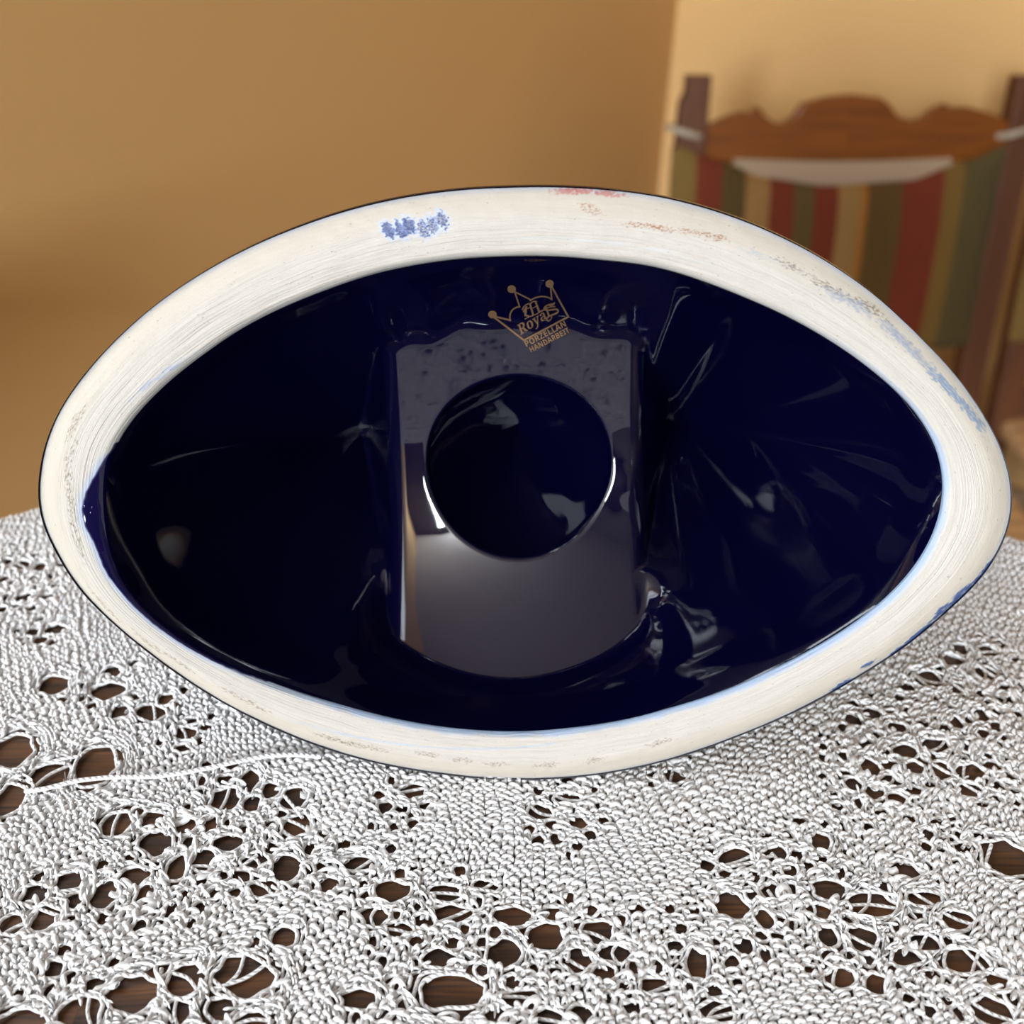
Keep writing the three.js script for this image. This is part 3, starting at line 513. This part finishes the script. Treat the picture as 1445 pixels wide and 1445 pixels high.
{
  const NU = 900, NV = 190;
  const g = grid(NU, NV, (u, v) => {
    const a = 2 * Math.PI * u, ri = lookup(RI, a), w = Math.pow(v, 0.8);
    const ox = ri * Math.cos(a), oy = CY + ri * Math.sin(a), hx = HX + HR * Math.cos(a), hy = HY + HR * Math.sin(a);
    const x = mix(ox, hx, w), y = mix(oy, hy, w);
    let z = v === 0 ? -1.75 : Math.min(inside(x, y), -1.5);
    const e = Math.hypot(x - HX, y - HY) - HR, f = 1.1;          // rounded lip of the well
    if (e < f) z -= f - Math.sqrt(Math.max(0, f * f - (f - e) * (f - e)));
    return toM([x, y, z]);
  }, true);
  hollow = mesh('glazed_hollow', g, M.glaze, vessel);
  hollow.userData.label = 'dark cobalt glazed hollow under the foot with an arched band';
  const W = [0, 0.8, 2, 5, 10, 16, 22, 28, 33, 36.5, 37.8];
  const well = grid(240, W.length - 1, (u, v, i, j) => {
    const a = 2 * Math.PI * u, s = W[j];
    const x0 = HX + HR * Math.cos(a), y0 = HY + HR * Math.sin(a), z0 = Math.min(inside(x0, y0), -1.9) - 1.1;
    const k = s < 2 ? 1 - 0.01 * s : 0.98 * Math.max(0, (37.8 - s) / 35.8);
    const wob = 0.25 * n3(Math.cos(a) * 2 + 5, Math.sin(a) * 2, s / 9);
    return toM([HX + (HR + wob * sstep(0, 3, s)) * k * Math.cos(a), HY + (HR + wob * sstep(0, 3, s)) * k * Math.sin(a), mix(z0, -36, sstep(0, 12, s)) - s + 0.12 * sstep(0, 12, s)]);
  }, true);
  mesh('well', well, M.glaze, hollow).userData.label = 'round dark well in the middle of the hollow';
}
{
  // gold printed mark: crown with letters
  const W = 1370, H = 1220, cv = document.createElement('canvas'); cv.width = W; cv.height = H;
  const c = cv.getContext('2d');
  c.fillStyle = '#000'; c.fillRect(0, 0, W, H);
  const k = 10, P = (x, y) => [(660 + x / 7.225 - 684) * k, (370 + y / 7.225 - 389) * k];   // units of the print
  c.strokeStyle = c.fillStyle = '#fff'; c.lineJoin = 'round'; c.lineCap = 'round';
  const line = (pts, w) => { c.lineWidth = w; c.beginPath(); pts.forEach((p, i) => (i ? c.lineTo(...P(...p)) : c.moveTo(...P(...p)))); c.stroke(); };
  const curve = (p, q, r, w) => { c.lineWidth = w; c.beginPath(); c.moveTo(...P(...p)); c.quadraticCurveTo(...P(...q), ...P(...r)); c.stroke(); };
  const dot = (x, y, r) => { c.beginPath(); c.ellipse(...P(x, y), r * 1.1, r, 0, 0, 7); c.fill(); };
  dot(243, 552, 57); dot(447, 280, 56); dot(840, 224, 54);
  line([[262, 585], [575, 822], [1045, 582], [862, 250]], 26);
  line([[270, 575], [432, 615]], 24);
  c.lineWidth = 22; c.beginPath(); c.moveTo(...P(432, 615)); c.bezierCurveTo(...P(410, 540), ...P(460, 470), ...P(530, 470)); c.stroke();
  line([[530, 470], [478, 305]], 22); line([[490, 312], [650, 392]], 22);
  c.beginPath(); c.moveTo(...P(640, 400)); c.bezierCurveTo(...P(690, 350), ...P(800, 330), ...P(866, 390)); c.stroke();
  line([[866, 390], [850, 250]], 24);
  const txt = (s, x, y, size, font, rot = -0.475, sx = 1) => { c.save(); c.translate(...P(x, y)); c.rotate(rot); c.scale(sx, 1); c.font = font.replace('$', size); c.fillText(s, 0, 0); c.restore(); };
  // blackletter M
  const thick = 30, thin = 14;
  line([[575, 520], [600, 470], [590, 560], [625, 570]], thick); line([[640, 440], [670, 545]], thick); line([[700, 420], [735, 520]], thick);
  curve([560, 500], [575, 440], [640, 430], thin + 4); curve([640, 440], [660, 400], [705, 405], thin + 4); line([[585, 600], [640, 572], [700, 548], [770, 510]], thin); line([[600, 490], [650, 470]], thin); line([[670, 480], [720, 450]], thin); line([[735, 520], [775, 505]], thick - 8);
  // blackletter S with a tail
  c.lineWidth = thick - 4; c.beginPath(); c.moveTo(...P(890, 440)); c.bezierCurveTo(...P(830, 430), ...P(760, 480), ...P(800, 500)); c.bezierCurveTo(...P(850, 520), ...P(940, 470), ...P(935, 520)); c.bezierCurveTo(...P(930, 560), ...P(830, 550), ...P(815, 600)); c.stroke();
  c.lineWidth = thin; c.beginPath(); c.moveTo(...P(815, 600)); c.bezierCurveTo(...P(820, 650), ...P(870, 610), ...P(868, 570)); c.stroke();
  curve([770, 510], [830, 460], [900, 470], thin + 4); curve([840, 450], [880, 470], [895, 425], thin + 4);
  txt('Royal', 535, 772, 205, 'italic bold $px serif', -0.56, 0.92);
  txt('PORZELLAN', 595, 893, 118, 'bold $px sans-serif', -0.465, 1.03);
  txt('HANDARBEIT', 645, 951, 112, 'bold $px sans-serif', -0.465, 0.92);
  const tex = new THREE.CanvasTexture(cv); tex.magFilter = THREE.LinearFilter;
  M.gold = new THREE.MeshPhysicalMaterial({ color: rgb(0.22, 0.128, 0.066), metalness: 0.6, roughness: 0.42, alphaMap: tex, transparent: true });
  const C = [[-7.49, 35.03], [8.91, 35.37], [-7.77, 17.89], [10.5, 18.27]];
  const g = grid(110, 110, (u, v) => {
    const x = mix(mix(C[2][0], C[3][0], u), mix(C[0][0], C[1][0], u), v), y = mix(mix(C[2][1], C[3][1], u), mix(C[0][1], C[1][1], u), v);
    return toM([x, y, Math.min(inside(x, y), -1.9) + 0.16]);
  });
  mesh('maker_mark', g, M.gold, hollow).userData.label = 'gold printed crown mark with lettering';
}

// ---------- chairs by the wall ----------
const chairTex = (dark, light) => dataTex(256, 512, (u, v, x, y) => { const g = fbm(x / 8, y / 120, 2) * 0.7 + fbm(x / 30, y / 300, 5) * 0.5; return mix3(dark, light, clamp(0.5 + g)); });
const walnut = new THREE.MeshStandardMaterial({ map: chairTex([0.30, 0.165, 0.075], [0.42, 0.24, 0.115]), roughness: 0.6 });
const honeyMap = dataTex(256, 256, (u, v, x, y) => { const g = fbm(x / 90, y / 8, 2) * 0.7 + fbm(x / 200, y / 24, 5) * 0.5; return mix3([0.40, 0.205, 0.04], [0.57, 0.32, 0.06], clamp(0.5 + g)); });
honeyMap.repeat.set(3, 3);
const honey = new THREE.MeshStandardMaterial({ map: honeyMap, roughness: 0.38 });
const lining = new THREE.MeshStandardMaterial({ color: rgb(0.38, 0.28, 0.19), roughness: 0.95 });
const STRIPE = [[-0.235, [0.45, 0.355, 0.17]], [-0.202, [0.42, 0.165, 0.075]], [-0.168, [0.31, 0.24, 0.10]], [-0.135, [0.56, 0.42, 0.24]], [-0.102, [0.42, 0.165, 0.075]], [-0.069, [0.34, 0.27, 0.13]], [-0.041, [0.42, 0.165, 0.075]], [-0.009, [0.55, 0.42, 0.24]], [0.022, [0.58, 0.38, 0.13]], [0.031, [0.33, 0.24, 0.09]], [0.079, [0.42, 0.16, 0.07]], [0.132, [0.43, 0.33, 0.13]], [0.158, [0.31, 0.265, 0.14]]];
const stripeTex = dataTex(1024, 64, (u, v, x, y) => {
  const p = mix(-0.235, 0.213, u); let c = STRIPE[0][1];
  for (const [a, col] of STRIPE) c = mix3(c, col, sstep(a - 0.002, a + 0.002, p));
  const w = 0.04 * n3(x / 3, y / 3, 2) + 0.05 * fbm(x / 40, y / 20, 5); return c.map((q) => q + w * q);
});
stripeTex.wrapS = stripeTex.wrapT = THREE.ClampToEdgeWrapping;
const fabric = new THREE.MeshStandardMaterial({ map: stripeTex, roughness: 0.95 });
const rush = new THREE.MeshStandardMaterial({ map: dataTex(256, 256, (u, v, x, y) => mix3([0.62, 0.47, 0.31], [0.78, 0.62, 0.44], clamp(0.5 + 0.4 * Math.sin(y / 3) + 0.6 * fbm(x / 40, y / 5, 3)))), roughness: 0.9 });
const tieMat = new THREE.MeshStandardMaterial({ color: rgb(0.42, 0.36, 0.28), roughness: 0.9 });
function makeChair() {
  const c = thing('dining_chair', 'dark wooden chair whose carved honey crest rail is fully in view, left of the pair', 'chair', [0.43, 0, -1.416], 0.07, 'striped cushion chairs');
  // the back leans: v up along the back from its crest height (0.84 m), s forward
  const LEAN = Math.atan2(0.083, 0.39), cl = Math.cos(LEAN), sl = Math.sin(LEAN);
  const B = (u, v, s) => new THREE.Vector3(u, 0.84 + v * cl + s * sl, -v * sl + s * cl);
  const toBack = (g) => { const p = g.attributes.position; for (let i = 0; i < p.count; i++) { const q = B(p.getX(i), p.getY(i), p.getZ(i)); p.setXYZ(i, q.x, q.y, q.z); } g.computeVertexNormals(); return g; };
  const shape = (pts, depth, at, bevel = 0.004) => { const g = new THREE.ExtrudeGeometry(new THREE.Shape(pts.map((p) => new THREE.Vector2(...p))), { depth, bevelEnabled: true, bevelSize: bevel, bevelThickness: bevel, bevelSegments: 2, curveSegments: 6 }); g.translate(0, 0, at); return g; };
  for (const s of [-1, 1]) {
    const u0 = s < 0 ? -0.205 : 0.232;
    const k = (a) => u0 + s * a * 1;
    const q = [[k(-0.014), 0.036], [k(0.010), 0.036], [k(0.010), 0.018], [k(0.016), 0.006], [k(0.018), -0.03], [k(0.018), -0.46], [k(-0.014), -0.46], [k(-0.014), 0.0]];
    mesh('back_post', toBack(shape(s < 0 ? q : q.slice().reverse(), 0.026, -0.013, 0.003)), walnut, c);
    const zz = B(0, -0.44, 0).z, yy = B(0, -0.44, 0).y;
    mesh('rear_leg', box(0.032, yy, 0.032, 0.004, [u0, yy / 2, zz]), walnut, c);
    mesh('front_leg', box(0.034, 0.40, 0.034, 0.004, [u0, 0.20, zz + 0.38]), walnut, c);
    mesh('side_stretcher', box(0.02, 0.024, 0.36, 0.004, [u0, 0.16, zz + 0.19]), walnut, c);
  }
  const zs = B(0, -0.44, 0).z;
  const crest = new THREE.Shape();
  const top = [[-0.197, -0.03], [-0.165, -0.015], [-0.145, -0.008], [-0.13, -0.009], [-0.122, -0.003], [-0.112, -0.014], [-0.097, -0.022], [-0.084, -0.022], [-0.070, -0.012], [-0.061, 0.003], [-0.033, 0.0105], [0.002, 0.013], [0.037, 0.0095], [0.05, 0.001], [0.063, -0.013], [0.083, -0.019], [0.100, -0.015], [0.113, -0.004], [0.126, 0.002], [0.134, -0.003], [0.155, -0.002], [0.182, -0.008], [0.218, -0.02]];
  const bot = [[0.218, -0.052], [0.17, -0.064], [0.12, -0.064], [0.07, -0.069], [0.02, -0.068], [-0.05, -0.064], [-0.12, -0.067], [-0.16, -0.066], [-0.197, -0.056]];
  mesh('crest_rail', toBack(shape(top.concat(bot).reverse(), 0.014, -0.007, 0.003)), honey, c);
  mesh('back_rail', toBack(box(0.43, 0.058, 0.02, 0.005, [0.0135, -0.426, 0])), walnut, c);
  // cushion hung between the posts, its upper edge sagging
  const topEdge = (u) => { const q = [[-0.235, -0.045], [-0.168, -0.064], [-0.111, -0.085], [-0.026, -0.096], [0.091, -0.090], [0.157, -0.066], [0.213, -0.045]]; for (let i = 1; i < q.length; i++) if (u <= q[i][0]) return mix(q[i - 1][1], q[i][1], sstep(0, 1, (u - q[i - 1][0]) / (q[i][0] - q[i - 1][0])) * 0.5 + 0.5 * (u - q[i - 1][0]) / (q[i][0] - q[i - 1][0])); return q[6][1]; };
  const side = (sgn) => grid(60, 30, (a, v) => {
    const u = mix(-0.235, 0.213, a), y = mix(-0.318 - 0.004 * Math.sin(a * 9), topEdge(u), v);
    const puff = Math.pow(Math.max(0, 4 * v * (1 - v)), 0.35) * Math.pow(Math.max(0, Math.min(1, Math.min(a, 1 - a) * 12)), 0.5);
    return [u, y, 0.021 + 0.016 * puff * sgn * (sgn > 0 ? 1.2 : 0.2) + 0.003 * n3(u * 14, y * 14, 3)];
  });
  const front = side(1), back = side(-1), bi = back.index.array; for (let i = 0; i < bi.length; i += 3) { const t = bi[i]; bi[i] = bi[i + 1]; bi[i + 1] = t; }
  const cush = toBack(mergeGeometries([front, back]));
  const cushion = mesh('back_cushion', cush, fabric, c);
  cushion.userData.label = 'striped red olive and ochre back cushion';
  const lin = grid(40, 6, (a, v) => { const u = mix(-0.15, 0.145, a); return [u, mix(topEdge(u) - 0.02, -0.062 - 0.004 * Math.sin(Math.PI * a), v), 0.012 + 0.006 * Math.sin(Math.PI * v)]; });
  mesh('cushion_lining', toBack(lin), lining, cushion).userData.label = 'pale lining above the striped cushion';
  for (const s of [-1, 1]) {
    const u = s < 0 ? -0.215 : 0.224, pts = [];
    for (let i = 0; i <= 24; i++) { const f = i / 24 * 2 * Math.PI; pts.push(B(u + 0.0215 * Math.cos(f), -0.03 + s * 0.006 * Math.cos(f), 0.0215 * Math.sin(f))); }
    mesh('cushion_tie', new THREE.TubeGeometry(new THREE.CatmullRomCurve3(pts), 40, 0.0045, 8), tieMat, cushion);
  }
  mesh('seat', box(0.45, 0.03, 0.40, 0.012, [0.0135, 0.395, zs + 0.19]), rush, c).userData.label = 'straw coloured woven seat';
  mesh('seat_rail', box(0.42, 0.045, 0.022, 0.004, [0.0135, 0.357, zs + 0.38]), walnut, c);
  mesh('front_stretcher', box(0.42, 0.024, 0.02, 0.004, [0.0135, 0.2, zs + 0.38]), walnut, c);
  return c;
}
const chair = makeChair();
const chair2 = chair.clone();
chair2.name = numbered('dining_chair'); scene.add(chair2);
chair2.position.set(0.94, 0, -1.462);
chair2.userData = { ...chair2.userData, label: 'wooden chair of which only a strip of striped cushion shows at the right edge', category: 'chair' };

for (const l of [windowLight]) l.castShadow = true;
renderer.render(scene, camera);
